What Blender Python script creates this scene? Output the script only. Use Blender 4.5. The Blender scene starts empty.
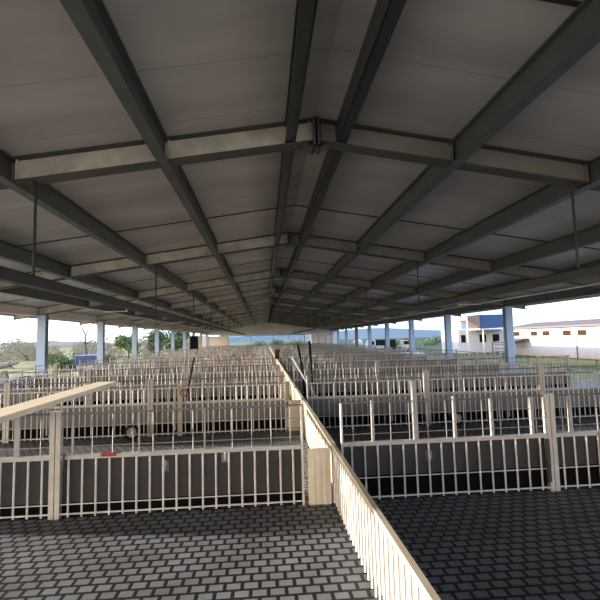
import bpy, bmesh, math, random
from mathutils import Vector, Matrix
random.seed(7)
C = bpy.context.scene.collection
SC = bpy.context.scene

# ------------------------------------------------------------------ mesh builder
class MB:
    def __init__(s): s.v = []; s.f = []; s.m = []
    def quad(s, a, b, c, d, mi=0):
        n = len(s.v); s.v += [tuple(a), tuple(b), tuple(c), tuple(d)]; s.f.append((n, n+1, n+2, n+3)); s.m.append(mi); return s
    def box(s, x0, x1, y0, y1, z0, z1, mi=0):
        n = len(s.v)
        s.v += [(x0,y0,z0),(x1,y0,z0),(x1,y1,z0),(x0,y1,z0),(x0,y0,z1),(x1,y0,z1),(x1,y1,z1),(x0,y1,z1)]
        for q in ((0,3,2,1),(4,5,6,7),(0,1,5,4),(1,2,6,5),(2,3,7,6),(3,0,4,7)):
            s.f.append(tuple(n+i for i in q)); s.m.append(mi)
        return s
    def hexa(s, P, mi=0):
        n = len(s.v); s.v += [tuple(p) for p in P]
        for q in ((0,3,2,1),(4,5,6,7),(0,1,5,4),(1,2,6,5),(2,3,7,6),(3,0,4,7)):
            s.f.append(tuple(n+i for i in q)); s.m.append(mi)
        return s
    def tube(s, a, b, r, k=6, r2=None, mi=0, cap=True):
        a = Vector(a); b = Vector(b); d = (b-a).normalized()
        u = d.cross(Vector((0,0,1)) if abs(d.z) < .9 else Vector((1,0,0))).normalized(); w = d.cross(u)
        r2 = r if r2 is None else r2; n = len(s.v)
        for p, rr in ((a, r), (b, r2)):
            for i in range(k):
                t = 2*math.pi*(i+.5)/k; s.v.append(tuple(p+u*math.cos(t)*rr+w*math.sin(t)*rr))
        for i in range(k):
            j = (i+1) % k; s.f.append((n+i, n+j, n+k+j, n+k+i)); s.m.append(mi)
        if cap:
            s.f.append(tuple(n+k-1-i for i in range(k))); s.m.append(mi)
            s.f.append(tuple(n+k+i for i in range(k))); s.m.append(mi)
        return s
    def lathe(s, prof, c=(0,0,0), axis='z', k=20, mi=0):
        n = len(s.v); L = len(prof)
        for i in range(k):
            t = 2*math.pi*i/k
            for r, h in prof:
                if axis == 'z': p = (c[0]+r*math.cos(t), c[1]+r*math.sin(t), c[2]+h)
                elif axis == 'y': p = (c[0]+r*math.cos(t), c[1]+h, c[2]+r*math.sin(t))
                else: p = (c[0]+h, c[1]+r*math.cos(t), c[2]+r*math.sin(t))
                s.v.append(p)
        for i in range(k):
            j = (i+1) % k
            for q in range(L-1):
                s.f.append((n+i*L+q, n+j*L+q, n+j*L+q+1, n+i*L+q+1)); s.m.append(mi)
        return s
    def ibeam_y(s, x, y0, y1, z, w, h, tf=.014, tw=.012, mi=0):       # along Y, z = underside
        s.box(x-w/2, x+w/2, y0, y1, z, z+tf, mi); s.box(x-w/2, x+w/2, y0, y1, z+h-tf, z+h, mi)
        return s.box(x-tw/2, x+tw/2, y0, y1, z+tf, z+h-tf, mi)
    def mesh(s, name, mats, smooth=False):
        me = bpy.data.meshes.new(name); me.from_pydata(s.v, [], s.f)
        for m in (mats if isinstance(mats, (list, tuple)) else [mats]): me.materials.append(m)
        for p, mi in zip(me.polygons, s.m): p.material_index = mi; p.use_smooth = smooth
        me.update(); return me
    def build(s, name, mats, parent=None, loc=None, smooth=False, bevel=0):
        o = bpy.data.objects.new(name, s.mesh(name, mats, smooth)); C.objects.link(o)
        if parent: o.parent = parent
        if loc: o.location = loc
        if bevel:
            b = o.modifiers.new('bevel', 'BEVEL'); b.width = bevel; b.segments = 2; b.limit_method = 'ANGLE'
        return o

def tag(o, label=None, cat=None, group=None, kind=None):
    if label: o['label'] = label
    if cat: o['category'] = cat
    if group: o['group'] = group
    if kind: o['kind'] = kind
    return o
def thing(name, label, cat, loc=(0,0,0), rz=0, group=None):
    o = bpy.data.objects.new(name, None); C.objects.link(o); o.location = loc; o.rotation_euler = (0,0,rz)
    o.empty_display_size = .2
    return tag(o, label, cat, group)
def inst(name, me, parent=None, loc=None):
    o = bpy.data.objects.new(name, me); C.objects.link(o)
    if parent: o.parent = parent
    if loc: o.location = loc
    return o

# ------------------------------------------------------------------ materials
def mat(name, col, rough=.6, metal=0., noise=None, bump=0., spec=.4):
    """noise = (scale, second colour, low, high) mottles the colour"""
    m = bpy.data.materials.new(name); m.use_nodes = True; nt = m.node_tree; N = nt.nodes; L = nt.links
    p = N['Principled BSDF']; p.inputs['Base Color'].default_value = (*col, 1); p.inputs['Roughness'].default_value = rough
    p.inputs['Metallic'].default_value = metal; p.inputs['Specular IOR Level'].default_value = spec
    if noise:
        tc = N.new('ShaderNodeTexCoord'); nz = N.new('ShaderNodeTexNoise'); nz.inputs['Scale'].default_value = noise[0]
        nz.inputs['Detail'].default_value = 5; nz.inputs['Roughness'].default_value = .6
        cr = N.new('ShaderNodeValToRGB'); cr.color_ramp.elements[0].position = noise[2]; cr.color_ramp.elements[1].position = noise[3]
        cr.color_ramp.elements[0].color = (*col, 1); cr.color_ramp.elements[1].color = (*noise[1], 1)
        L.new(tc.outputs['Object'], nz.inputs['Vector']); L.new(nz.outputs['Fac'], cr.inputs['Fac']); L.new(cr.outputs['Color'], p.inputs['Base Color'])
        if bump:
            b = N.new('ShaderNodeBump'); b.inputs['Strength'].default_value = bump; b.inputs['Distance'].default_value = .02
            L.new(nz.outputs['Fac'], b.inputs['Height']); L.new(b.outputs['Normal'], p.inputs['Normal'])
    return m

M = {}
M['galv'] = mat('galvanised_steel', (.66,.65,.62), .42, .1, (9, (.50,.49,.46), .35, .7))
M['galv_mid'] = mat('mid_grey_wire', (.25,.245,.235), .5, .2)
M['galv_rail'] = mat('zinc_rail', (.47,.445,.405), .42, .1, (9, (.36,.34,.31), .35, .7))
M['galv_post'] = mat('dull_zinc_upright', (.34,.33,.315), .4, .15, (9, (.26,.25,.24), .35, .7))
M['galv_dull'] = mat('dull_zinc_wire', (.20,.195,.19), .5, .4, (11, (.13,.12,.12), .35, .7))
M['post'] = mat('zinc_post', (.52,.48,.42), .5, .1, (6, (.34,.30,.26), .4, .75))
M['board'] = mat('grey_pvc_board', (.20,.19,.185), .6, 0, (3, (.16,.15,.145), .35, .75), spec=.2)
M['board_pale'] = mat('pale_dusty_board', (.32,.31,.30), .6, 0, (3, (.26,.25,.24), .35, .75), spec=.2)  # distance haze over the far rows is put into this paler board
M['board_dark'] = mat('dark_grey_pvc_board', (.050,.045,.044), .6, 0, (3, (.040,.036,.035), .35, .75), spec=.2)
M['channel'] = mat('dark_green_channel', (.055,.062,.056), .35, .2, (2.5, (.04,.045,.04), .35, .7))
M['flange'] = mat('dark_weathered_flange', (.10,.095,.08), .6, .1, (3, (.075,.07,.06), .38, .72))  # flanges a darker tone than the web
M['trough'] = mat('black_trough', (.006,.006,.006), .9, 0, spec=.05)
M['cream'] = mat('cream_pvc', (.44,.39,.31), .55, 0, (4, (.33,.29,.225), .35, .75))
M['cream_light'] = mat('light_cream_board', (.68,.61,.49), .55, 0, (4, (.55,.49,.39), .35, .75))  # sunlight on the end boards is put into this paler cream
M['purlin'] = mat('green_grey_steel', (.112,.126,.112), .45, .1, (2.5, (.075,.084,.075), .35, .7))
M['rafter_dim'] = mat('weathered_zinc_beam', (.31,.275,.215), .6, .05, (3.2, (.24,.21,.165), .38, .72))  # right-slope shade is put into this darker copy of the rafter colour
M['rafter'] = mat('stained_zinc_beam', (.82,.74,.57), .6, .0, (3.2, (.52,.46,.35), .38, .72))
M['rod'] = mat('dark_rod', (.06,.055,.05), .5, .4)
M['rail'] = mat('dark_channel', (.075,.075,.07), .5, .2, (3, (.05,.05,.047), .4, .7))
M['pipe'] = mat('pale_pipe', (.55,.53,.48), .4, 0)
M['column'] = mat('blue_grey_paint', (.36,.47,.58), .5, 0, (2, (.31,.41,.52), .4, .7))
M['rust'] = mat('brown_steel', (.30,.16,.07), .7, 0, (4, (.2,.1,.05), .4, .7))
M['white'] = mat('white_paint', (.55,.54,.52), .5, 0, (2, (.48,.47,.45), .4, .7))
M['grey'] = mat('grey_sheet', (.42,.42,.42), .5, 0, (2, (.36,.36,.36), .4, .7))
M['wallpanel'] = mat('pale_wall_sheet', (.78,.72,.62), .6, 0, (.8, (.68,.62,.54), .35, .7))
M['clear'] = mat('translucent_sheet', (.78,.85,.95), .4, 0)
M['black'] = mat('black_plastic', (.010,.010,.010), .7, 0, spec=.08)
M['maroon'] = mat('maroon_plastic', (.10,.018,.012), .5, 0)
M['red'] = mat('red_plastic', (.26,.035,.02), .5, 0)
M['blue'] = mat('blue_sheet', (.030,.07,.17), .5, 0, (2.5, (.022,.05,.13), .35, .7))
M['bluetarp'] = mat('blue_tarp', (.17,.25,.50), .55, 0, (5, (.10,.17,.38), .35, .7))
M['wood'] = mat('pale_plank', (.90,.82,.66), .5, 0, (7, (.82,.72,.55), .35, .7))
M['beige'] = mat('beige_bowl', (.55,.44,.32), .5, 0)
M['brown'] = mat('brown_louvre', (.035,.019,.010), .7, 0, spec=.1)
M['roofsheet'] = mat('grey_roof_sheet', (.13,.11,.105), .9, 0, spec=.05)
M['awning'] = mat('brown_awning', (.17,.12,.095), .7, 0)
M['bark'] = mat('dark_bark', (.09,.07,.055), .9, 0, (6, (.05,.04,.03), .4, .7))
M['log'] = mat('weathered_log', (.20,.17,.15), .9, 0, (6, (.13,.11,.10), .4, .7))
M['leaf'] = mat('olive_leaf', (.085,.115,.035), .7, 0, (1.2, (.14,.16,.05), .3, .7))
M['leaf_dark'] = mat('dark_leaf', (.05,.085,.03), .7, 0, (1.2, (.08,.12,.04), .3, .7))
M['paleblue'] = mat('pale_blue_sheet', (.55,.68,.82), .35, .1)
M['chrome'] = mat('bright_zinc', (.75,.74,.7), .3, .5)

def roof_mat():
    m = bpy.data.materials.new('roof_sandwich_panel'); m.use_nodes = True; nt = m.node_tree; N = nt.nodes; L = nt.links; p = N['Principled BSDF']
    tc = N.new('ShaderNodeTexCoord'); mp = N.new('ShaderNodeMapping'); mp.inputs['Scale'].default_value = (.35,1.4,1)
    L.new(tc.outputs['Object'], mp.inputs['Vector'])
    nz = N.new('ShaderNodeTexNoise'); nz.inputs['Scale'].default_value = 1.1; nz.inputs['Detail'].default_value = 6; L.new(mp.outputs['Vector'], nz.inputs['Vector'])
    cr = N.new('ShaderNodeValToRGB'); cr.color_ramp.elements[0].position = .3; cr.color_ramp.elements[1].position = .72
    cr.color_ramp.elements[0].color = (.39,.36,.335,1); cr.color_ramp.elements[1].color = (.62,.575,.53,1); L.new(nz.outputs['Fac'], cr.inputs['Fac'])
    sep = N.new('ShaderNodeSeparateXYZ'); L.new(tc.outputs['Object'], sep.inputs[0])
    # faint sheet joints every metre along the barn
    a = N.new('ShaderNodeMath'); a.operation = 'MULTIPLY'; a.inputs[1].default_value = 1/1.0; L.new(sep.outputs['Y'], a.inputs[0])
    fr = N.new('ShaderNodeMath'); fr.operation = 'FRACT'; L.new(a.outputs[0], fr.inputs[0])
    lt = N.new('ShaderNodeMath'); lt.operation = 'LESS_THAN'; lt.inputs[1].default_value = .018; L.new(fr.outputs[0], lt.inputs[0])
    k = N.new('ShaderNodeMath'); k.operation = 'MULTIPLY'; k.inputs[1].default_value = .35; L.new(lt.outputs[0], k.inputs[0])
    mx = N.new('ShaderNodeMixRGB'); mx.inputs['Color2'].default_value = (.12,.11,.10,1); L.new(k.outputs[0], mx.inputs['Fac']); L.new(cr.outputs['Color'], mx.inputs['Color1'])
    L.new(mx.outputs['Color'], p.inputs['Base Color']); p.inputs['Roughness'].default_value = .30; p.inputs['Specular IOR Level'].default_value = .55
    return m
M['roof'] = roof_mat()

def floor_mat():
    m = bpy.data.materials.new('slatted_plastic_floor'); m.use_nodes = True; nt = m.node_tree; N = nt.nodes; L = nt.links; p = N['Principled BSDF']
    tc = N.new('ShaderNodeTexCoord'); br = N.new('ShaderNodeTexBrick')
    br.inputs['Color1'].default_value = (.20,.22,.25,1); br.inputs['Color2'].default_value = (.17,.19,.22,1); br.inputs['Mortar'].default_value = (.012,.012,.014,1)
    br.inputs['Scale'].default_value = 1; br.inputs['Brick Width'].default_value = .12; br.inputs['Row Height'].default_value = .10; br.inputs['Mortar Size'].default_value = .014
    L.new(tc.outputs['Object'], br.inputs['Vector'])
    nz = N.new('ShaderNodeTexNoise'); nz.inputs['Scale'].default_value = 2.2; nz.inputs['Detail'].default_value = 4; L.new(tc.outputs['Object'], nz.inputs['Vector'])
    mx = N.new('ShaderNodeMixRGB'); mx.blend_type = 'MULTIPLY'; mx.inputs['Fac'].default_value = .7; L.new(br.outputs['Color'], mx.inputs['Color1'])
    cr = N.new('ShaderNodeValToRGB'); cr.color_ramp.elements[0].position = .3; cr.color_ramp.elements[0].color = (.55,.5,.45,1); cr.color_ramp.elements[1].position = .7
    L.new(nz.outputs['Fac'], cr.inputs['Fac']); L.new(cr.outputs['Color'], mx.inputs['Color2']); L.new(mx.outputs['Color'], p.inputs['Base Color'])
    p.inputs['Roughness'].default_value = .55; p.inputs['Specular IOR Level'].default_value = .3
    return m
M['floor'] = floor_mat()

def ground_mat():
    m = bpy.data.materials.new('grass_ground'); m.use_nodes = True; nt = m.node_tree; N = nt.nodes; L = nt.links; p = N['Principled BSDF']
    tc = N.new('ShaderNodeTexCoord'); nz = N.new('ShaderNodeTexNoise'); nz.inputs['Scale'].default_value = .12; nz.inputs['Detail'].default_value = 8; L.new(tc.outputs['Object'], nz.inputs['Vector'])
    cr = N.new('ShaderNodeValToRGB'); e = cr.color_ramp.elements; e[0].position = .32; e[0].color = (.055,.07,.016,1); e[1].position = .7; e[1].color = (.17,.155,.05,1)
    e2 = cr.color_ramp.elements.new(.52); e2.color = (.105,.12,.028,1)
    L.new(nz.outputs['Fac'], cr.inputs['Fac'])
    # drier and paler on the left side of the barn
    sep = N.new('ShaderNodeSeparateXYZ'); L.new(tc.outputs['Object'], sep.inputs[0])
    mr = N.new('ShaderNodeMapRange'); mr.inputs['From Min'].default_value = 2; mr.inputs['From Max'].default_value = -14; L.new(sep.outputs['X'], mr.inputs['Value'])
    nz2 = N.new('ShaderNodeTexNoise'); nz2.inputs['Scale'].default_value = .35; nz2.inputs['Detail'].default_value = 6; L.new(tc.outputs['Object'], nz2.inputs['Vector'])
    cr2 = N.new('ShaderNodeValToRGB'); cr2.color_ramp.elements[0].position = .35; cr2.color_ramp.elements[0].color = (.115,.115,.04,1); cr2.color_ramp.elements[1].position = .68; cr2.color_ramp.elements[1].color = (.27,.23,.11,1)
    L.new(nz2.outputs['Fac'], cr2.inputs['Fac'])
    mx = N.new('ShaderNodeMixRGB'); L.new(mr.outputs['Result'], mx.inputs['Fac']); L.new(cr.outputs['Color'], mx.inputs['Color1']); L.new(cr2.outputs['Color'], mx.inputs['Color2'])
    mr4 = N.new('ShaderNodeMapRange'); mr4.inputs['From Min'].default_value = 50; mr4.inputs['From Max'].default_value = 66; L.new(sep.outputs['Y'], mr4.inputs['Value'])
    mr5 = N.new('ShaderNodeMapRange'); mr5.inputs['From Min'].default_value = -3; mr5.inputs['From Max'].default_value = 3; L.new(sep.outputs['X'], mr5.inputs['Value'])
    ml = N.new('ShaderNodeMath'); ml.operation = 'MULTIPLY'; L.new(mr4.outputs['Result'], ml.inputs[0]); L.new(mr5.outputs['Result'], ml.inputs[1])
    mx4 = N.new('ShaderNodeMixRGB'); mx4.inputs['Color2'].default_value = (.045,.06,.035,1); L.new(ml.outputs[0], mx4.inputs['Fac']); L.new(mx.outputs['Color'], mx4.inputs['Color1']); mx = mx4  # shade on the far right field is put into this darker green
    mr3 = N.new('ShaderNodeMapRange'); mr3.inputs['From Min'].default_value = 24; mr3.inputs['From Max'].default_value = 12; L.new(sep.outputs['Y'], mr3.inputs['Value'])
    mx3 = N.new('ShaderNodeMixRGB'); mx3.inputs['Color2'].default_value = (.40,.34,.26,1); L.new(mr3.outputs['Result'], mx3.inputs['Fac']); L.new(mx.outputs['Color'], mx3.inputs['Color1'])
    L.new(mx3.outputs['Color'], p.inputs['Base Color']); p.inputs['Roughness'].default_value = .95; p.inputs['Specular IOR Level'].default_value = .1
    return m
M['ground'] = ground_mat()

def haze_mat(name, col, emit):  # air haze is put into the colour and a faint glow
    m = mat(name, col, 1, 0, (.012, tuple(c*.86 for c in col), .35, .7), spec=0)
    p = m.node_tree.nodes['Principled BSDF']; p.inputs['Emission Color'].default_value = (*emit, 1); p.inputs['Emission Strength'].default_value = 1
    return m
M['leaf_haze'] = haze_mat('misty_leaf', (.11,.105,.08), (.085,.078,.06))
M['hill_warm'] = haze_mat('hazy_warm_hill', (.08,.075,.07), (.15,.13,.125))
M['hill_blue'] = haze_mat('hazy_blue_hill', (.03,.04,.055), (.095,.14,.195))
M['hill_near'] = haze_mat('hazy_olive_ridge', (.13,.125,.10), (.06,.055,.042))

def house_mat():
    m = bpy.data.materials.new('whitewashed_wall'); m.use_nodes = True; nt = m.node_tree; N = nt.nodes; L = nt.links; p = N['Principled BSDF']
    tc = N.new('ShaderNodeTexCoord'); sep = N.new('ShaderNodeSeparateXYZ'); L.new(tc.outputs['Object'], sep.inputs[0])
    nz = N.new('ShaderNodeTexNoise'); nz.inputs['Scale'].default_value = .5; nz.inputs['Detail'].default_value = 5; L.new(tc.outputs['Object'], nz.inputs['Vector'])
    ad = N.new('ShaderNodeMath'); ad.operation = 'MULTIPLY_ADD'; ad.inputs[1].default_value = -1.8; L.new(nz.outputs['Fac'], ad.inputs[0]); L.new(sep.outputs['Z'], ad.inputs[2])
    mr = N.new('ShaderNodeMapRange'); mr.inputs['From Min'].default_value = -1.9; mr.inputs['From Max'].default_value = -.9; L.new(ad.outputs[0], mr.inputs['Value'])
    mx = N.new('ShaderNodeMixRGB'); mx.inputs['Color1'].default_value = (.42,.31,.21,1); mx.inputs['Color2'].default_value = (.46,.46,.47,1)
    L.new(mr.outputs['Result'], mx.inputs['Fac']); L.new(mx.outputs['Color'], p.inputs['Base Color']); p.inputs['Roughness'].default_value = .8
    return m
M['house'] = house_mat()

# ------------------------------------------------------------------ dimensions (metres; camera over x=0, y=0; barn runs along +Y)
EYE = 1.69
RX, PS, K = .70, 1.83, .150            # ridge position, purlin spacing, roof pitch
ZR = EYE + 2.47                        # underside of beams at the ridge
Y1, BAY, NB = 5.44, 6.0, 11            # first visible frame
YEND = Y1 + BAY*10                     # 65.4
XL, XR = -8.27, 9.95                   # column lines
F1, PITCH, NROW = 4.69, 3.677, 17
BH = .30
def zr(x): return ZR - K*abs(x-RX)
ORD = ['nearest','second','third','fourth','fifth','sixth','seventh','eighth','ninth','tenth','eleventh','twelfth','thirteenth','fourteenth','fifteenth','sixteenth','seventeenth']

# ------------------------------------------------------------------ the setting
b = MB().box(-9.0, 10.7, -4, YEND+1, -.25, 0); tag(b.build('floor', M['floor']), kind='structure')
b = MB().box(-900, 900, -200, 1500, -1.4, -.85); tag(b.build('ground', M['ground']), kind='structure')
ROOF0 = -7.0
for side, sg in (('left', -1), ('right', 1)):
    xe = RX + sg*10.1; b = MB(); z0, z1 = ZR+BH, zr(xe)+BH
    P = [(RX, ROOF0, z0), (xe, ROOF0, z1), (xe, YEND+.6, z1), (RX, YEND+.6, z0)]
    if sg > 0: P = [P[0], P[1], P[2], P[3]]
    b.hexa(P + [(p[0], p[1], p[2]+.08) for p in P])
    tag(b.build('ceiling_'+side, M['roof']), kind='structure')
    # dark joint strips between roof sheets, half-way along each bay
    b = MB()
    for j in range(-1, 11):
        for y in (Y1+BAY*j+3.55,):
            if y > YEND: continue
            P = [(RX, y, z0-.012), (xe, y, z1-.012), (xe, y+.05, z1-.012), (RX, y+.05, z0-.012)]
            b.hexa(P + [(p[0], p[1], p[2]+.014) for p in P])
    tag(b.build('trim_'+('1' if sg < 0 else '2'), M['rod']), kind='structure')
    # eave fascia
    b = MB(); b.box(min(xe, xe+sg*.03), max(xe, xe+sg*.03), ROOF0, YEND+.6, z1-.16, z1+.12)
    b.box(min(xe, xe-sg*.12), max(xe, xe-sg*.12), ROOF0, YEND+.6, z1-.16, z1-.145)
    tag(b.build('trim_'+('3' if sg < 0 else '4'), M['wallpanel']), kind='structure')

# far gable wall with strip window
b = MB(); W0, W1 = -8.9, 7.3; zt = 2.28
for x0, x1, z0, z1 in ((-8.9, -5.2, 0, zt), (5.9, 6.0, 0, zt), (6.9, 11.0, 0, zt), (-5.2, 5.9, 0, .45)):
    b.box(x0, x1, YEND, YEND+.12, z0, z1)
P = [(-8.9, YEND, zt+.22), (10.8, YEND, zt+.22), (10.8, YEND+.12, zt+.22), (-8.9, YEND+.12, zt+.22)]
g = MB()
n0 = [(-8.9, zt+.22), (10.8, zt+.22), (10.8, zr(10.8)+BH), (RX, ZR+BH), (-8.9, zr(-8.9)+BH)]
for yy in (YEND, YEND+.12):
    n = len(b.v); b.v += [(x, yy, z) for x, z in n0]; b.f.append(tuple(range(n, n+5)) if yy == YEND else tuple(range(n+4, n-1, -1))); b.m.append(0)
b.box(-8.9, 10.8, YEND, YEND+.12, zt+.2, zt+.24)
tag(b.build('wall_back', M['wallpanel']), kind='structure')
b = MB().box(-6.5, 11, YEND+.02, YEND+.08, zt, zt+.22); tag(b.build('trim_5', M['clear']), kind='structure')
w = MB().box(-5.2, 5.9, YEND+.02, YEND+.10, zt-.07, zt).box(-5.2, 5.9, YEND+.02, YEND+.10, .45, .52)
for x in (-5.2, -1.95, 1.3, 3.6, 5.84): w.box(x, x+.06, YEND+.02, YEND+.10, .45, zt)
tag(w.build('window_1', M['grey']), kind='structure')
g = MB().box(-5.15, 5.85, YEND+.055, YEND+.065, .5, zt-.06)
gm = bpy.data.materials.new('window_glass'); gm.use_nodes = True
pb = gm.node_tree.nodes['Principled BSDF']; pb.inputs['Base Color'].default_value = (.8,.92,1,1); pb.inputs['Transmission Weight'].default_value = .95; pb.inputs['Roughness'].default_value = .02; pb.inputs['IOR'].default_value = 1.05
gl = g.build('glass', gm); gl.parent = bpy.data.objects['window_1']
b = MB().box(8.0, 8.06, YEND-.02, YEND, .2, 2.2); tag(b.build('trim_6', M['rod']), kind='structure')
b = MB().box(9.0, 9.06, YEND-.02, YEND, .2, 2.2)
tag(b.build('trim_7', M['rod']), kind='structure')

# ------------------------------------------------------------------ steel frame
for j in range(0, 11):
    y = Y1+BAY*j
    for side, sg in (('left', -1), ('right', 1)):
        if j >= 11: continue
        b = MB()
        edges = [.02] + [PS*i for i in range(1, 6)] + [10.05]
        if sg < 0: edges[1] += .06
        for a, c in zip(edges[:-1], edges[1:]):
            x0, x1 = RX+sg*(a+.012), RX+sg*(c-.012)
            if x0 > x1: x0, x1 = x1, x0
            za, zb = zr(x0), zr(x1)
            def slab(yy0, yy1, h0, h1, mi=0):
                b.hexa([(x0,yy0,za+h0),(x1,yy0,zb+h0),(x1,yy1,zb+h0),(x0,yy1,za+h0),(x0,yy0,za+h1),(x1,yy0,zb+h1),(x1,yy1,zb+h1),(x0,yy1,za+h1)], mi)
            slab(y-.10, y+.10, 0, .018, 1); slab(y-.006, y+.006, .018, BH-.016); slab(y-.10, y+.10, BH-.016, BH, 1)
            for xx in (x0+.05, x1-.05):                                  # end plates
                zz = zr(xx); b.box(xx-.006, xx+.006, y-.07, y+.07, zz+.02, zz+BH-.02)
        lab = 'stained galvanised roof rafter, %s frame from the camera, on the %s slope' % (ORD[j], side)
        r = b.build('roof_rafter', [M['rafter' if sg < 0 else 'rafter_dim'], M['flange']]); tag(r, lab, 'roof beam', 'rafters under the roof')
    # ridge king plate
    t = thing('ridge_bracket', 'dark steel bracket hanging at the ridge of the %s roof frame' % ORD[j], 'bracket', (RX, y, ZR), 0, 'ridge brackets')
    kp = MB().box(-.012, .012, -.13, .13, -.06, BH).box(-.045, .045, -.13, -.12, -.06, BH)
    kp.build('hanger_plate', M['purlin'], t)
    g = MB()
    for s in (-1, 1): g.hexa([(s*.02,-.11,-.09),(s*.05,-.11,-.09),(s*.05,.11,-.09),(s*.02,.11,-.09),(s*.15,-.11,-.015),(s*.18,-.11,-.015),(s*.18,.11,-.015),(s*.15,.11,-.015)])
    g.build('gusset', M['channel'], t)

names = ['first','second','third','fourth','fifth']
for side, sg in (('left', -1), ('right', 1)):
    # twin ridge channels
    x = RX+sg*.27; b = MB(); z = zr(x)
    b.box(x-.008, x+.008, ROOF0, YEND, z+.022, z+BH-.02)
    b.box(min(x, x+sg*.12), max(x, x+sg*.12), ROOF0, YEND, z+.022, z+.036); b.box(min(x, x+sg*.12), max(x, x+sg*.12), ROOF0, YEND, z+BH-.04, z+BH-.02)
    b.box(min(x+sg*.11, x+sg*.12), max(x+sg*.11, x+sg*.12), ROOF0, YEND, z+.036, z+.07)
    tag(b.build('ridge_channel', M['channel']), 'dark green steel channel running along just %s of the roof ridge' % side, 'roof beam', 'ridge channels')
    for i in range(1, 6):
        x = RX+sg*PS*i; b = MB().ibeam_y(x-(.06 if (sg, i) == (-1, 1) else .02), ROOF0, YEND, zr(x)-.015, .135, BH)
        for j in range(0, 11):                                            # bolt lugs beside each frame
            for s in (-.30, .30): b.box(x-.05, x-.01, Y1+BAY*j+s-.02, Y1+BAY*j+s+.02, zr(x)-.025, zr(x)-.012)
        nm = names[i-1]
        kindword = 'pale eave beam' if (sg, i) == (-1, 5) else 'dark green long roof beam'  # glow at the left eave is put into this beam's pale colour
        tag(b.build('roof_purlin', M['wallpanel'] if (sg, i) == (-1, 5) else M['purlin']), kindword + ', %s from the ridge on the %s slope' % (nm, side), 'roof beam', 'long beams under the roof')

# columns
for side, x, sg in (('left', XL, -1), ('right', XR, 1)):
    for j in range(1, 11):
        y = Y1+BAY*j; rust = (side == 'right' and j == 7)
        t = thing('steel_column', '%s steel column on the %s side, %s along from the camera' % ('brown' if rust else 'blue grey', side, ORD[j-1].replace('nearest', 'first')), 'column', (x, y, 0), 0, 'columns along the open sides')
        h = zr(x)-.02
        MB().box(-.15, .15, -.13, -.115, 0, h).box(-.15, .15, .115, .13, 0, h).box(-.008, .008, -.115, .115, 0, h).build('shaft', M['rust'] if rust else M['column'], t)
        MB().box(-.2, .2, -.18, .18, h, h+.02).build('cap_plate', M['column'], t)
        MB().box(-.22, .22, -.2, .2, 0, .025).build('base_plate', M['column'], t)

# hung rails with rods
for side, x in (('left', -2.70), ('right', 4.11)):
    t = thing('hanging_rail', 'dark steel rail hung lengthwise below the roof on the %s' % side, 'rail', (x, 0, 2.50), 0, 'hanging rails')
    MB().box(-.055, .055, .5, 63, -.13, -.12).box(-.055, -.045, .5, 63, -.12, 0).box(.045, .055, .5, 63, -.12, 0).box(-.055, .055, .5, 63, -.01, 0).build('channel', M['rail'], t)
    for j in range(0, 10):
        o = MB().tube((x, Y1+BAY*j, 2.50), (x, Y1+BAY*j, zr(x)+.01), .016, 8).tube((x, Y1+BAY*j, zr(x)-.06), (x, Y1+BAY*j, zr(x)-.02), .04, 8).build('hanger_rod', M['rod'])
        tag(o, 'vertical hanger rod carrying the %s hung rail, %s from the camera' % (side, ORD[j].replace('nearest', 'first')), 'rod', 'hanger rods')
    sg = -1 if side == 'left' else 1
    xp = x + sg*.55
    t = thing('feed_pipe', 'pale feed pipe slung outside the %s hung rail' % side, 'pipe', (xp, 0, 2.345), 0, 'slung feed pipes')
    MB().tube((0, 1, 0), (0, 62, 0), .013, 8).build('tube', M['pipe'], t)
    hb = MB()
    for j in range(11):
        yy = 3.2+BAY*j
        hb.box(min(-sg*.49, .03*sg), max(-sg*.49, .03*sg), yy-.015, yy+.015, -.03, -.012).box(-.02, .02, yy-.015, yy+.015, -.03, -.010)
        hb.box(min(-sg*.51,-sg*.49), max(-sg*.51,-sg*.49), yy-.015, yy+.015, -.03, .026)
    hb.build('bracket_arm', M['pipe'], t)

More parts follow.
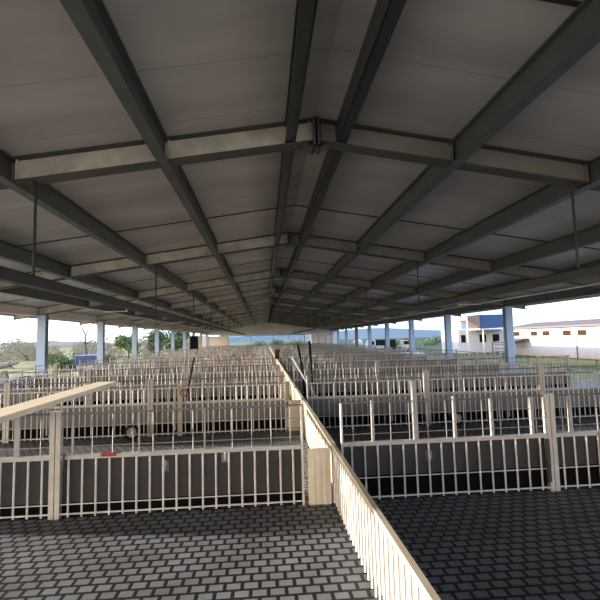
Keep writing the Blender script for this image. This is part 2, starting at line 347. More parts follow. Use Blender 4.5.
# ------------------------------------------------------------------ pens
Lw, Rw = 2.47, 2.31
panel_cache = {}
def panel_meshes(w, first, low=False, bm='board'):
    key = (round(w, 2), first, low, bm)
    if key in panel_cache: return panel_cache[key]
    d = {}
    d['top_rail'] = MB().box(.03, w-.03, -.023, .023, .56, .60).mesh('top_rail', M['galv_rail'])
    g = MB(); sp = .134 if first else .104; n = max(2, round((w-.1)/sp)); top = .56 if first else .85
    for i in range(n):
        x = .06 + (w-.12)*(i+.5)/n; g.tube((x, -.006, .01), (x, -.006, top), .0105 if first else .0085, 5, cap=False)
    g.tube((.03, -.015, .13 if low else .235), (w-.03, -.015, .13 if low else .235), .006, 5); g.tube((.03, -.015, .04), (w-.03, -.015, .04), .009, 5)
    if not first: g.tube((.03, -.01, .85), (w-.03, -.01, .85), .011, 6)
    d['bar_grille'] = g.mesh('bar_grille', M['galv'])
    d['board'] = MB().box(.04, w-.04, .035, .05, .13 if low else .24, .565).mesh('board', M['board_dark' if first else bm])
    d['feed_trough'] = MB().hexa([(.04,.04,.0),(w-.04,.04,.0),(w-.04,.36,.0),(.04,.36,.0),(.04,.04,.235),(w-.04,.04,.235),(w-.04,.44,.235),(.04,.44,.235)]).mesh('feed_trough', M['trough'])  # black block added to paint the shade in the gap under the board
    u = MB(); n = max(2, round((w-.1)/(.206)))
    for i in range(n):
        x = .05 + (w-.1)*(i+.5)/n; u.tube((x, 0, .6), (x, 0, 1.0), .0042 if i % 2 else .006, 5, cap=False)
    for z in (.68, .77, .87): u.tube((.03, -.008, z), (w-.03, -.008, z), .0045, 5)
    d['upper_mesh'] = u.mesh('upper_mesh', M['galv_mid'])
    d['upper_rail'] = MB().tube((.02, 0, 1.0), (w-.02, 0, 1.0), .010, 6).mesh('upper_rail', M['galv_dull'])
    d['thin_post'] = MB().box(-.010, .010, -.02, .02, 0, 1.0).mesh('post', M['galv'])
    d['post'] = MB().box(-.024, .024, -.03, .03, 0, 1.02).box(-.028, .028, -.034, .034, 1.02, 1.03).mesh('post', M['post'])
    panel_cache[key] = d; return d

def make_panel(x0, w, y, label, n):
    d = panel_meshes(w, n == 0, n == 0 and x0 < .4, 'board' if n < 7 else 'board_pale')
    t = thing('pen_fence_panel', label, 'fence panel', (x0, y, 0), 0, 'fence panels across the pens')
    for k in ('top_rail', 'bar_grille', 'board', 'upper_mesh', 'upper_rail'): inst(k, d[k], t)
    if n < 12: inst('feed_trough', d['feed_trough'], t)
    inst('post', d['thin_post' if abs(x0-.76) < .01 else 'post'], t, (.028, 0, 0)); inst('post', d['thin_post' if abs(x0+w-.40) < .01 else 'post'], t, (w-.028, 0, 0))
    return t

CNT = ['first','second','third','fourth','fifth']
first_row = {}
for n in range(NROW):
    y = F1+PITCH*n
    lefts = [(.40-Lw*(k+1), Lw) for k in range(3)] + [(-7.70, 7.70-7.01)]
    rights = [(.76+Rw*k, Rw) for k in range(3)] + [(7.69, .91)]
    for side, lst in (('left', lefts), ('right', rights)):
        for k, (x0, w) in enumerate(lst):
            vis = (.78*y+.6) if side == 'right' else (.60*y+.6)
            near = x0 if side == 'right' else -(x0+w)
            if near > vis: continue
            lab = 'barred steel pen fence panel, %s row from the camera, %s %s of the cream partition' % (ORD[n], CNT[k], side)
            if k == 3: lab = 'narrow barred pen fence panel, %s row from the camera, at the %s outer fence' % (ORD[n], side)
            first_row[(n, side, k)] = make_panel(x0, w, y, lab, n)

# extra uprights in the nearest rows
p = first_row[(0, 'right', 0)]
for x, h in ((1.12, 1.02), (1.58, 1.22), (2.01, 1.03), (2.42, 1.0), (2.87, 1.0)):
    wd = .024 if h > 1.1 else .013
    MB().box(-wd, wd, -.02, .02, .60, h).build('post', M['galv_post'], p, (x-.76, 0, 0))
p = first_row[(0, 'right', 1)]
for x, h in ((3.31, 1.0), (3.75, 1.0), (4.2, 1.0)): MB().box(-.015, .015, -.02, .02, .60, h).build('post', M['galv_post'], p, (x-3.07, 0, 0))
p = first_row[(0, 'left', 0)]
for x, h in ((-1.91, .98), (-1.27, 1.0), (-.62, 1.0)): MB().box(-.008, .008, -.012, .012, .60, h).build('post', M['galv_post'], p, (x-(.40-Lw), 0, 0))
o = MB().box(-.07, .07, -.033, .033, .575, .606).build('marker_band', M['red'], p, (-1.56-(.40-Lw), 0, 0)); o['label'] = 'red band on the rail'
hk = MB().tube((0,-.04,.62), (0,-.06,.5), .012).tube((0,-.06,.5), (.03,-.06,.46), .01).build('latch', M['rod'], p, (.09, 0, 0))
p = first_row[(0, 'right', 1)]
MB().box(-.03, .03, -.05, -.032, 0, .62).box(-.034, .034, -.054, -.03, .62, .63).build('post', M['galv_post'], p, (3.63-3.07, 0, 0))
p = first_row[(0, 'left', 1)]
MB().box(-.025, .025, -.012, .012, .60, 1.0).build('post', M['galv_post'], p, (-2.44-(.40-2*Lw), 0, 0))
p = first_row[(0, 'right', 0)]
MB().box(-.02, .02, -.04, -.03, .1, .55).hexa([(-.02,-.045,.14),(.02,-.045,.14),(.02,-.03,.14),(-.02,-.03,.14),(-.005,-.045,.3),(.005,-.045,.3),(.005,-.03,.3),(-.005,-.03,.3)]).build('latch', M['rod'], p, (Rw-.06, 0, 0))
# second row: tall cream post with clip ring, and pairs of uprights
p = first_row[(1, 'left', 0)]
MB().box(-.04, .04, -.05, .01, 0, .90).build('post', M['cream'], p, (-1.54-(.40-Lw), 0, 0))
rg = MB()
for i in range(14):
    a, c = 2*math.pi*i/14, 2*math.pi*(i+1)/14
    rg.tube((.06*math.cos(a), -.05, .06*math.sin(a)), (.06*math.cos(c), -.05, .06*math.sin(c)), .014, 6)
rg.build('clip_ring', M['rust'], p, (-1.47-(.40-Lw), 0, .76))
for n in range(1, 9):
    for side, k in (('left', 0), ('left', 1), ('right', 0), ('right', 1)):
        if (n, side, k) in first_row:
            q = first_row[(n, side, k)]; w = Lw if side == 'left' else Rw
            rr = random.Random(n*31+k*7+(side == 'left'))
            for _ in range(1 if side == 'left' else 3):
                x = rr.uniform(.3, w-.3); MB().box(-.013, .013, -.02, .0, .1, rr.choice((.85, .95, 1.0))).build('post', M['galv_post'], q, (x, -.02, 0))

# nipple drinkers on the boards (front row)
for x, z, lab in ((-1.02, .44, 'small grey drinker bracket on the near grey board left of the cream partition'), (-.42, .50, 'pale square drinker plate on the near grey board beside the cream partition'), (1.72, .42, 'small drinker bracket on the near grey board right of the cream partition')):
    t = thing('drinker', lab, 'drinker', (x, F1+.034, z), 0, 'drinkers on the nearest boards')
    MB().box(-.035, .035, -.012, 0, -.05, .05).build('back_plate', M['galv_dull'], t)
    MB().tube((0, -.012, .03), (0, -.045, -.02), .012, 8).tube((0, -.012, .03), (0, -.012, .06), .01, 8).build('nipple', M['galv'], t)

# round drinking bowls in the second row
def bowl(x, z, lab, r=.125):
    t = thing('drinking_bowl', lab, 'drinking bowl', (x, F1+PITCH-.20, z), 0, 'round drinking bowls')
    MB().lathe([(r*.66, -.05), (r*.70, -.066), (r, -.06), (r*1.02, -.03), (r*.95, .03), (r*.4, .05), (.001, .05)], axis='y', k=24).build('rim', M['black'], t, smooth=True)
    MB().lathe([(r*.68, -.058), (r*.6, -.03), (r*.4, -.01), (.001, -.005)], axis='y', k=24).build('basin', M['beige'], t, smooth=True)
    MB().box(-.012, .012, -.06, -.01, -.06, .07).tube((0, -.05, .03), (.04, -.06, -.05), .014, 8).build('spout', M['galv'], t)
bowl(-2.33, .135, 'round beige drinking bowl with black rim in the left pen of the second row')
bowl(3.53, .15, 'round drinking bowl half in shade in the right pen of the second row')

# central partition
for n in range(0, 6):
    y0 = F1+PITCH*(n-1) if n else 1.2; y1 = F1+PITCH*n if n < 6 else 24.6
    if n == 0:
        t = thing('partition_fence', 'near barred length of the central partition with a pale top rail', 'partition', (.69, 0, 0))
        g = MB(); k = 0; yy = y0
        while yy < y1-.05: g.tube((0, yy, .02), (0, yy, .56), .010, 5, cap=False); yy += .104
        g.build('bar_grille', M['galv'], t); MB().box(-.018, .018, y0, y1, .565, .602).build('top_rail', M['cream'], t)
        MB().box(.03, .045, y0, y1, .05, .55).build('board', M['board'], t)
        continue
    t = thing('partition_wall', 'cream ribbed central partition, %s length behind the nearest fence row' % CNT[n-1], 'partition', (.69, 0, 0), 0, 'lengths of the cream central partition')
    g = MB().box(-.015, .015, y0, y1, 0, .56)
    yy = y0+.15
    while yy < y1: g.box(-.024, -.015, yy-.02, yy+.02, 0, .56); yy += .3
    g.build('wall_board', M['cream'], t); MB().box(-.026, .026, y0, y1, .56, .60).build('cap_rail', M['cream'], t)
    e = MB().box(-.265, -.03, y0-.02, y0-.005, 0, .555)
    for xx in (-.21, -.15, -.09): e.box(xx-.012, xx+.012, y0-.028, y0-.02, 0, .555)
    e.build('end_board', M['cream_light'], t)
t = thing('partition_wall', 'cream ribbed central partition, last length under the maroon box', 'partition', (.69, 0, 0), 0, 'lengths of the cream central partition')
y0, y1 = F1+PITCH*5, 24.7
MB().box(-.015, .015, y0, y1, 0, .56).build('wall_board', M['cream'], t); MB().box(-.026, .026, y0, y1, .56, .60).build('cap_rail', M['cream'], t)
t = thing('control_box', 'maroon box standing on the far end of the cream partition', 'box', (.71, 24.55, .60))
MB().box(-.15, .15, -.1, .1, .0, .52).build('housing', M['maroon'], t, bevel=.015); MB().box(-.12, .12, -.112, -.1, .05, .47).build('door', M['maroon'], t); MB().box(.08, .10, -.125, -.112, .22, .30).build('handle', M['black'], t)
tl = thing('partition_fence', 'far barred continuation of the central partition beyond the maroon box', 'partition', (.69, 0, 0))
g = MB(); yy = 24.9
while yy < 63.4: g.tube((0, yy, .02), (0, yy, .9), .010, 4, cap=False); yy += .15
g.build('bar_grille', M['galv'], tl); MB().box(-.03, .03, 24.8, 63.5, .56, .60).build('top_rail', M['galv'], tl)

# outer lengthwise fences and perimeter rails
for side, x, h, lab in (('left', -7.75, .62, 'pale barred lengthwise fence closing the pens on the left'), ('right', 8.63, .62, 'pale barred lengthwise fence closing the pens on the right'),
                        ('left', -8.75, .78, 'low barred perimeter fence outside the left columns'), ('right', 10.45, .78, 'low barred perimeter fence outside the right columns')):
    t = thing('side_fence', lab, 'fence', (x, 0, 0))
    g = MB(); yy = 6.0
    while yy < 63: g.tube((0, yy, .02), (0, yy, h), .009 if abs(x) < 8.7 else .006, 4, cap=False); yy += .12 if abs(x) < 8.7 else .45
    g.tube((0, 6, .08), (0, 63, .08), .01, 5); g.build('bar_grille', M['galv'], t)
    (MB().box(-.025, .025, 5.98, 63, h-.03, h+.02) if abs(x) < 8.7 else MB().box(-.014, .014, 5.98, 63, h-.014, h+.014).box(-.010, .010, 5.98, 63, h-.27, h-.25)).build('top_rail', M['galv'] if x in (-7.75, 8.63) else M['galv_dull'], t)
    me = MB().box(-.03, .03, -.03, .03, 0, h+.06).mesh('post', M['post']); me2 = MB().box(-.015, .015, -.015, .015, 0, h+.02).mesh('post', M['galv_dull'])
    for j in range(16): inst('post', me if abs(x) < 8.7 else me2, t, (0, 6.0+PITCH*j, 0))

# plank on the upper rails
o = MB().hexa([(-2.60,3.3,1.012),(-2.29,3.3,1.012),(-2.52,7.9,.985),(-2.83,7.9,.985),(-2.60,3.3,1.07),(-2.29,3.3,1.07),(-2.52,7.9,1.043),(-2.83,7.9,1.043)]).build('plank', M['wood'], bevel=.004)
tag(o, 'pale sunlit wooden plank lying across the upper fence rails at left', 'plank')

# poles leaning in the pens
def pole(a, c, r, m, lab, nm='pole'):
    o = MB().tube(a, c, r, 8).build(nm, M[m]); tag(o, lab, 'pole', 'poles leaning in the pens'); return o
pole((1.07, 11.7, .02), (.89, 11.7, 1.53), .030, 'black', 'black pole leaning beside the cream partition, left of the pair')
pole((1.24, 11.6, .02), (1.18, 11.6, 1.62), .034, 'black', 'black pole leaning beside the cream partition, right and taller of the pair')
pole((1.37, 11.5, .05), (.69, 11.42, 1.24), .026, 'chrome', 'pale slanting pole crossing the two black poles')
pole((-1.66, 8.98, .02), (-1.38, 8.98, 1.38), .020, 'black', 'black pole leaning in the left pens below the black fan')

# fan on a stand
t = thing('fan_unit', 'black boxy fan on legs standing among the far left pens', 'fan', (-6.15, 40, 0))
MB().box(-.36, .34, -.16, .2, 1.0, 2.15).build('housing', M['black'], t, bevel=.02)
MB().lathe([(.30, -.17), (.32, -.2), (.28, -.2), (.27, -.17)], c=(0,0,1.58), axis='y', k=24).build('guard_ring', M['black'], t)
for xx in (-.3, .3):
    for yy in (-.1, .14): MB().box(xx-.02, xx+.02, yy-.02, yy+.02, 0, 1.0).build('leg', M['black'], t)
MB().box(.36, .60, -.1, .16, 1.0, 2.0).build('side_panel', M['wallpanel'], t)

# red feeders in far left pens
for i, (x, y) in enumerate(((-3.45, 27.6), (-2.95, 27.8), (-2.5, 27.5), (-1.9, 27.7), (-1.3, 27.6), (-.7, 27.8), (.0, 27.6))):
    t = thing('feeder', 'red round pen feeder behind the seventh fence row, %s from the left' % ORD[i].replace('nearest', 'first'), 'feeder', (x, y, 0), 0, 'red feeders in the far left pens')
    MB().lathe([(.001, .80), (.10, .80), (.17, .70), (.19, .30), (.12, .12), (.12, .05), (.001, .05)], k=14).build('hopper', M['red'], t, smooth=True)
    MB().lathe([(.001, .0), (.24, .0), (.27, .08), (.25, .09), (.2, .03), (.001, .03)], k=14).build('pan', M['black'], t)

# pale blue metal cover beyond the right columns
t = thing('metal_cover', 'pale blue sloping metal cover outside the right columns', 'cover', (0, 0, 0))
b = MB(); P = [(8.75,26.9,.60),(10.0,26.9,.55),(10.35,26.9,.15),(8.75,26.9,.15),(8.75,28.9,.68),(10.0,28.9,.63),(10.35,28.9,.2),(8.75,28.9,.2)]
b.hexa([P[3],P[2],P[6],P[7],P[0],P[1],P[5],P[4]]); b.build('sheet', M['paleblue'], t)
for x, y in ((8.85, 27.0), (10.2, 27.0), (8.85, 28.8), (10.2, 28.8)): MB().box(x-.04, x+.04, y-.04, y+.04, 0, .2).build('leg', M['column'], t)

# ------------------------------------------------------------------ outside, left
o = MB()
for i in range(8):
    for j in range(5):
        f = lambda u, v: (-8.62+u*.72, 13.0+v*4, .46+.14*math.sin(u*7+v*5)+.18*v*(1-v)+.05*math.sin(v*23+u*3))
        o.quad(f(i/8, j/5), f((i+1)/8, j/5), f((i+1)/8, (j+1)/5), f(i/8, (j+1)/5))
for i in range(8): o.quad(f(i/8,0), f((i+1)/8,0), (-8.62+(i+1)/8*.72,13,.0), (-8.62+i/8*.72,13,.0))
for j in range(5): o.quad(f(1,j/5), f(1,(j+1)/5), (-7.9,13+(j+1)/5*4,0), (-7.9,13+j/5*4,0))
tag(o.build('tarp_bundle', M['bluetarp'], smooth=True), 'rumpled blue tarp bundle in the left aisle', 'tarp')
t = thing('storage_tank', 'blue corrugated tank on a plinth outside the left columns', 'tank', (-11.45, 30.4, -.85))
b = MB().box(-.66, .66, -.6, .6, 1.15, 1.78)
for i in range(9): b.box(-.62+i*.15, -.57+i*.15, -.62, -.6, 1.15, 1.78)
b.build('body', M['blue'], t, bevel=.02); MB().box(-.7, .7, -.64, .64, 1.78, 1.82).build('lid', M['bluetarp'], t); MB().box(-.6, .6, -.5, .5, 0, 1.15).build('plinth', M['grey'], t)

def leaves(mb, c, r, n, s, rng, sq=1.):
    for _ in range(n):
        while True:
            d = Vector((rng.uniform(-1,1), rng.uniform(-1,1), rng.uniform(-1,1)))
            if .3 < d.length < 1: break
        p = Vector(c)+Vector((d.x*r, d.y*r, d.z*r*sq)); u = Vector((rng.gauss(0,1), rng.gauss(0,1), rng.gauss(0,1))).normalized(); w = u.orthogonal().normalized()
        q = s*rng.uniform(.6, 1.3); mb.quad(p-u*q, p+w*q*.45, p+u*q, p-w*q*.45)
def bush(x, y, z, h, r, m, lab, seed, n=900, name='bush', trunk=0.):
    rng = random.Random(seed); t = thing(name, lab, 'tree' if trunk else 'bush', (x, y, z), 0, None)
    lb = MB(); zc = trunk
    for k in range(7):
        rr = r*rng.uniform(.4, .65); leaves(lb, (rng.uniform(-.55,.55)*r, rng.uniform(-.55,.55)*r, zc+rng.uniform(.3,.8)*(h-zc)), rr, n//7, r*.11, rng, .8)
    lb.build('foliage', M[m], t)
    tb = MB().tube((0,0,0), (.05*r,0,zc+(h-zc)*.6), .06*r+.02, 7, .03*r)
    for k in range(4): a = k*1.6; tb.tube((.02*r,0,zc+(h-zc)*.2), (math.cos(a)*r*.5, math.sin(a)*r*.5, zc+(h-zc)*.6), .03*r, 5, .01*r)
    tb.build('trunk', M['bark'], t)
G = -.85
bush(-14.95, 36, G, 2.0, 1.0, 'leaf_dark', 'rounded dark green bush left of the blue tank', 1)
bush(-12.9, 38, G, 1.9, .9, 'leaf', 'small olive bush just behind the blue tank', 21)
bush(-21.2, 72, G, 4.1, 2.2, 'leaf', 'olive bushy tree between the third and fourth left columns', 2, 1400, 'tree', .6)
bush(-17.0, 74, G, 4.6, 2.3, 'leaf_dark', 'dark bushy tree behind the fourth and fifth left columns', 3, 1600, 'tree', .6)
bush(-13.0, 68, G, 4.9, 2.2, 'leaf_dark', 'tall dark tree nearest the far left corner of the barn', 4, 1600, 'tree', .6)
# bare tree with thin crown
t = thing('bare_tree', 'slender bare tree with sparse crown near the second left column', 'tree', (-16.1, 42, G))
b = MB(); pts = [(0,0,0),(.0,0,1.6),(-.12,0,2.5),(-.1,.1,3.3),(-.55,.1,4.2),(-.9,.1,5.0)]
for i in range(5): b.tube(pts[i], pts[i+1], .12-.018*i, 7, .10-.018*i)
b.tube((-.12,0,2.5), (.7,0,2.9), .06, 6, .04).tube((.7,0,2.9), (1.5,.1,3.0), .04, 6, .02).tube((-.1,.1,3.3), (.6,.2,4.6), .05, 6, .03).tube((.6,.2,4.6), (1.2,.2,5.3), .03, 5, .015).tube((-.12,0,2.5), (-.6,-.2,3.4), .04, 5, .02)
b.build('trunk', M['bark'], t)
rng = random.Random(5); b = MB()
for c in ((1.3,.2,4.4), (.7,.2,5.0), (1.7,.1,3.6), (-.8,.1,5.0), (0,0,5.2), (2.1,.2,4.6)): leaves(b, c, .75, 70, .10, rng, .7)
b.build('foliage', M['leaf'], t)
rng = random.Random(11)
for i in range(9):
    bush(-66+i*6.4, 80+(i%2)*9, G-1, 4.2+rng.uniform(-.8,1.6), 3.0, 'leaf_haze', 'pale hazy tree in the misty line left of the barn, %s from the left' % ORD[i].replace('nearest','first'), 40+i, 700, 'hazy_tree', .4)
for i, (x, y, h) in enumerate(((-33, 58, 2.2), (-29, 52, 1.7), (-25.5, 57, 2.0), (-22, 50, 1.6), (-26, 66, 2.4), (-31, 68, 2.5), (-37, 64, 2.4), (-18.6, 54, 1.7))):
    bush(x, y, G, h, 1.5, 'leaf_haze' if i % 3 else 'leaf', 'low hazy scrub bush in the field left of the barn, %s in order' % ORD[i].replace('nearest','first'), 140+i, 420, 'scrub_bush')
t = thing('log', 'weathered grey log propped up beyond the left columns', 'log', (-14.9, 26, G))
b = MB(); b.tube((-1.6,0,1.22), (.9,0,1.52), .20, 10, .16).tube((.9,0,1.52), (1.35,0,1.62), .12, 8, .05).tube((.7,0,1.5), (1.1,0,1.3), .06, 7, .03); b.build('trunk', M['log'], t)
for xx in (-1.1, .6): MB().hexa([(xx-.3,-.2,0),(xx+.3,-.2,0),(xx+.3,.2,0),(xx-.3,.2,0),(xx-.1,-.1,1.12+.1*xx),(xx+.1,-.1,1.12+.1*xx),(xx+.1,.1,1.12+.1*xx),(xx-.1,.1,1.12+.1*xx)]).build('prop', M['log'], t)

def ridge(name, x0, x1, y, z0, f, m, n=120, depth=120):
    b = MB(); pts = [(x0+(x1-x0)*i/n) for i in range(n+1)]
    for a, c in zip(pts[:-1], pts[1:]):
        b.quad((a,y,z0), (c,y,z0), (c,y+depth,f(c)), (a,y+depth,f(a)))
        b.quad((a,y+depth,f(a)), (c,y+depth,f(c)), (c,y+2*depth,z0), (a,y+2*depth,z0))
    return tag(b.build(name, M[m], smooth=True), kind='structure')
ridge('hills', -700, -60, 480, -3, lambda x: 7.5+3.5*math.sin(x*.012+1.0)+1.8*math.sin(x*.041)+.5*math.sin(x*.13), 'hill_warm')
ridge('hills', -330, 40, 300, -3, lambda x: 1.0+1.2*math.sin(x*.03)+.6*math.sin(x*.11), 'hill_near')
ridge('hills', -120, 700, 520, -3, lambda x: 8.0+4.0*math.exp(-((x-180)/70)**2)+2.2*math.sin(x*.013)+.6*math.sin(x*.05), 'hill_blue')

# ------------------------------------------------------------------ outside, right
rng = random.Random(9)
for i in range(9):
    bush(32+i*4.6, 110+(i%2)*7, G-1.2, 3.0+rng.uniform(-.5,.7), 2.2, 'leaf_dark', 'green tree in the row beyond the right paddock, %s from the left' % ORD[i].replace('nearest','first'), 70+i, 500, 'paddock_tree', .3)
for i, x in enumerate((-1.0, 3.0, 7.4)):
    bush(x, 100, G-.5, 3.0+.5*(i == 1), 1.7, 'leaf', 'olive tree seen through the far end window, %s from the left' % CNT[i], 90+i, 700, 'tree', .4)

t = thing('farm_building', 'long low white farm building with brown louvred windows', 'building', (28.5, 0, 0))
MB().box(0, 7, 28, 50, G, 2.2).build('wall', M['house'], t)
b = MB().hexa([(-.45,27.6,2.2),(3.5,27.6,2.75),(3.5,50.4,2.75),(-.45,50.4,2.2),(-.45,27.6,2.28),(3.5,27.6,2.86),(3.5,50.4,2.86),(-.45,50.4,2.28)]).hexa([(3.5,27.6,2.75),(7.4,27.6,2.2),(7.4,50.4,2.2),(3.5,50.4,2.75),(3.5,27.6,2.86),(7.4,27.6,2.28),(7.4,50.4,2.28),(3.5,50.4,2.86)])
b.build('roof', M['roofsheet'], t)
MB().box(-.50, -.38, 27.6, 50.4, 2.12, 2.24).build('gutter', M['roofsheet'], t)
for yy in (37.9, 39.9, 43.0, 45.05, 48.25):
    f = MB().box(-.04, .0, yy-.55, yy+.55, 1.34, 1.38).box(-.04, 0, yy-.55, yy+.55, 1.78, 1.82).box(-.04, 0, yy-.55, yy-.5, 1.34, 1.82).box(-.04, 0, yy+.5, yy+.55, 1.34, 1.82).build('window', M['brown'], t)
    g = MB()
    for k in range(6): g.hexa([(-.03,yy-.5,1.39+k*.066),(-.03,yy+.5,1.39+k*.066),(-.005,yy+.5,1.42+k*.066),(-.005,yy-.5,1.42+k*.066),(-.03,yy-.5,1.40+k*.066),(-.03,yy+.5,1.40+k*.066),(-.005,yy+.5,1.43+k*.066),(-.005,yy-.5,1.43+k*.066)])
    g.box(-.012, -.002, yy-.5, yy+.5, 1.38, 1.78).box(-.03, -.012, yy-.03, yy+.03, 1.38, 1.78); g.build('louvre', M['brown'], f)
MB().box(-.03, 0, 38.6, 38.75, G, 1.4).build('downpipe', M['roofsheet'], t)
t = thing('lean_to', 'small grey lean-to shelter against the left end of the white farm building', 'shelter', (27.0, 47.5, 0))
MB().hexa([(-1.2,-1.6,.62),(1.4,-1.6,1.05),(1.4,1.6,1.05),(-1.2,1.6,.62),(-1.2,-1.6,.68),(1.4,-1.6,1.12),(1.4,1.6,1.12),(-1.2,1.6,.68)]).build('roof', M['roofsheet'], t)
for yy in (-1.5, 1.5): MB().box(-1.1, -1.0, yy-.05, yy+.05, G, .63).build('post', M['awning'], t)

t = thing('loading_building', 'white loading building with blue clad upper storey and brown awning', 'building', (0, 0, 0))
MB().box(25.3, 31.5, 56.5, 62, G, 2.3).build('wall', M['white'], t)
b = MB().box(27.4, 31.0, 55.3, 60, 2.42, 4.16)
for k in range(15): b.box(27.42+k*.24, 27.50+k*.24, 55.26, 55.3, 2.42, 4.16)
b.build('upper_storey', M['blue'], t)
MB().hexa([(25.7,54.6,3.45),(27.4,54.6,2.5),(27.4,57,2.5),(25.7,57,3.45),(25.7,54.6,3.95),(27.4,54.6,4.1),(27.4,57,4.1),(25.7,57,3.95)]).build('awning', M['awning'], t)
MB().box(26.8, 31.2, 53.5, 56.5, 2.2, 2.34).build('canopy', M['white'], t)
for x in (25.3, 27.3, 30.2): MB().box(x-.07, x+.07, 53.6, 53.74, G, 3.9 if x < 26 else 2.2).build('post', M['white'], t)
for x, w_ in ((25.7, .6), (28.2, .9), (30.0, .9)):
    f = MB().box(x, x+w_, 56.46, 56.5, .6, 1.6).build('window', M['black'], t)
t = thing('railing', 'wooden railing pen in front of the white loading building', 'railing', (27.4, 51.5, G))
for z in (.35, .75, 1.2): MB().box(0, 3.3, -.04, .04, z-.05, z+.05).build('rail', M['awning'], t)
for k in range(5): MB().box(k*.8, k*.8+.1, -.06, .06, 0, 1.3).build('post', M['white'], t)

t = thing('truck', 'white cabbed truck with black box body parked beyond the right columns', 'truck', (14.2, 60, G))
MB().box(-.5, .75, -1, 1, .5, 1.35).hexa([(-.3,-.95,1.35),(.75,-.95,1.35),(.75,.95,1.35),(-.3,.95,1.35),(-.05,-.9,2.1),(.75,-.9,2.1),(.75,.9,2.1),(-.05,.9,2.1)]).build('cab', M['white'], t)
MB().box(.85, 3.5, -1, 1, .75, 2.1).build('body', M['black'], t); MB().hexa([(-.2,-.96,1.42),(.6,-.96,1.42),(.6,-.955,1.42),(-.2,-.955,1.42),(.0,-.93,1.95),(.6,-.93,1.95),(.6,-.925,1.95),(.0,-.925,1.95)]).build('side_window', M['black'], t)
MB().box(.7, 1.9, -1.06, -1.0, .9, 1.3).build('tool_box', M['white'], t)
for x in (.2, 2.7):
    for yy in (-.95, .75): MB().lathe([(.001,0),(.4,0),(.42,.05),(.42,.18),(.001,.2)], c=(x,yy,.42), axis='y', k=18).build('wheel', M['black'], t)
t = thing('water_tank', 'small sunlit white round tank between the brown column and the truck', 'tank', (13.6, 64, G))  # white tank shape added to stand for a spot of sun glare
MB().lathe([(.001, 2.2), (.35, 2.18), (.62, 2.0), (.68, 1.8), (.68, .9), (.62, .85), (.001, .85)], k=24).build('body', M['white'], t, smooth=True)
for xx, yy in ((-.4,-.4), (.4,-.4), (.4,.4), (-.4,.4)): MB().tube((xx, yy, 0), (xx, yy, .9), .05, 6).build('leg', M['column'], t)
t = thing('farm_vehicle', 'small cream vehicle with dark roof rack left of the right paddock trees', 'vehicle', (18.9, 60, G))
MB().box(-.4, .9, -.8, .8, .45, 1.3).box(-.1, .8, -.75, .75, 1.3, 2.0).build('body', M['cream'], t, bevel=.05); MB().box(.0, .7, -.77, -.75, 1.4, 1.85).build('window', M['black'], t); MB().box(.25, .85, -.7, .7, 2.0, 2.12).build('roof_rack', M['black'], t)
for x in (-.05, .6): MB().lathe([(.001,0),(.32,0),(.34,.05),(.34,.15),(.001,.18)], c=(x,-.85,.34), axis='y', k=16).build('wheel', M['black'], t)

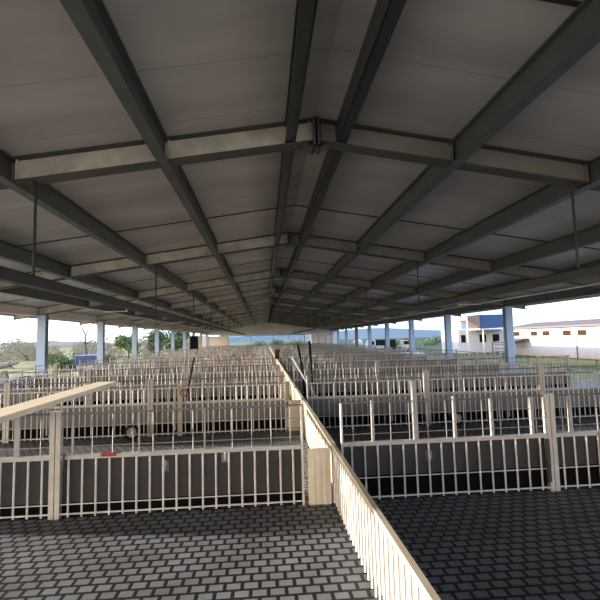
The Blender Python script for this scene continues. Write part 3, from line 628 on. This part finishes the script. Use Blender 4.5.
# ------------------------------------------------------------------ light
sun = bpy.data.lights.new('sun', 'SUN'); sun.energy = 7.5; sun.angle = math.radians(1.2); sun.color = (1, .89, .76)
so = bpy.data.objects.new('sun', sun); C.objects.link(so)
AZ, EL = math.radians(8), math.radians(8.5)                                # sun to the left, a little ahead
sd = Vector((-math.cos(AZ)*math.cos(EL), math.sin(AZ)*math.cos(EL), math.sin(EL)))
so.rotation_euler = sd.to_track_quat('Z', 'Y').to_euler()
wd = bpy.data.worlds.new('sky'); SC.world = wd; wd.use_nodes = True; nt = wd.node_tree; N = nt.nodes; L = nt.links
bg = N['Background']; tc = N.new('ShaderNodeTexCoord'); sep = N.new('ShaderNodeSeparateXYZ'); L.new(tc.outputs['Generated'], sep.inputs[0])
dt = N.new('ShaderNodeVectorMath'); dt.operation = 'DOT_PRODUCT'; dt.inputs[1].default_value = Vector((-.90,-.40,.10)).normalized(); L.new(tc.outputs['Generated'], dt.inputs[0])
mr = N.new('ShaderNodeMapRange'); mr.inputs['From Min'].default_value = -.35; mr.inputs['From Max'].default_value = .95; L.new(dt.outputs['Value'], mr.inputs['Value'])
c1 = N.new('ShaderNodeValToRGB'); e = c1.color_ramp.elements; e[0].color = (.48,.62,.82,1); e[1].color = (3.6,2.8,1.95,1); e[1].position = 1
e2 = e.new(.55); e2.color = (1.15,1.13,1.1,1)
L.new(mr.outputs['Result'], c1.inputs['Fac'])
zz = N.new('ShaderNodeMapRange'); zz.inputs['From Min'].default_value = .0; zz.inputs['From Max'].default_value = .5; L.new(sep.outputs['Z'], zz.inputs['Value'])
mx = N.new('ShaderNodeMixRGB'); mx.inputs['Color2'].default_value = (.42,.58,.95,1); L.new(zz.outputs['Result'], mx.inputs['Fac']); L.new(c1.outputs['Color'], mx.inputs['Color1'])
L.new(mx.outputs['Color'], bg.inputs['Color']); bg.inputs['Strength'].default_value = 1.3

# ------------------------------------------------------------------ camera
f, yaw, pit, rol = 444.38, .0826, .0864, -.0255
Fv = Vector((math.sin(yaw)*math.cos(pit), math.cos(yaw)*math.cos(pit), math.sin(pit))); Rv = Vector((math.cos(yaw), -math.sin(yaw), 0)); Uv = Rv.cross(Fv)
c_, s_ = math.cos(rol), math.sin(rol); Rc = Rv*c_+Uv*s_; Uc = -Rv*s_+Uv*c_
cam = bpy.data.cameras.new('camera'); co = bpy.data.objects.new('camera', cam); C.objects.link(co)
cam.sensor_width = 36; cam.lens = f/600*36; cam.clip_end = 4000; cam.clip_start = .05
co.matrix_world = Matrix(((Rc.x, Uc.x, -Fv.x, 0), (Rc.y, Uc.y, -Fv.y, 0), (Rc.z, Uc.z, -Fv.z, EYE), (0,0,0,1)))
SC.camera = co
SC.view_settings.view_transform = 'Standard'; SC.view_settings.exposure = 1.35
SC.cycles.max_bounces = 8; SC.cycles.diffuse_bounces = 5
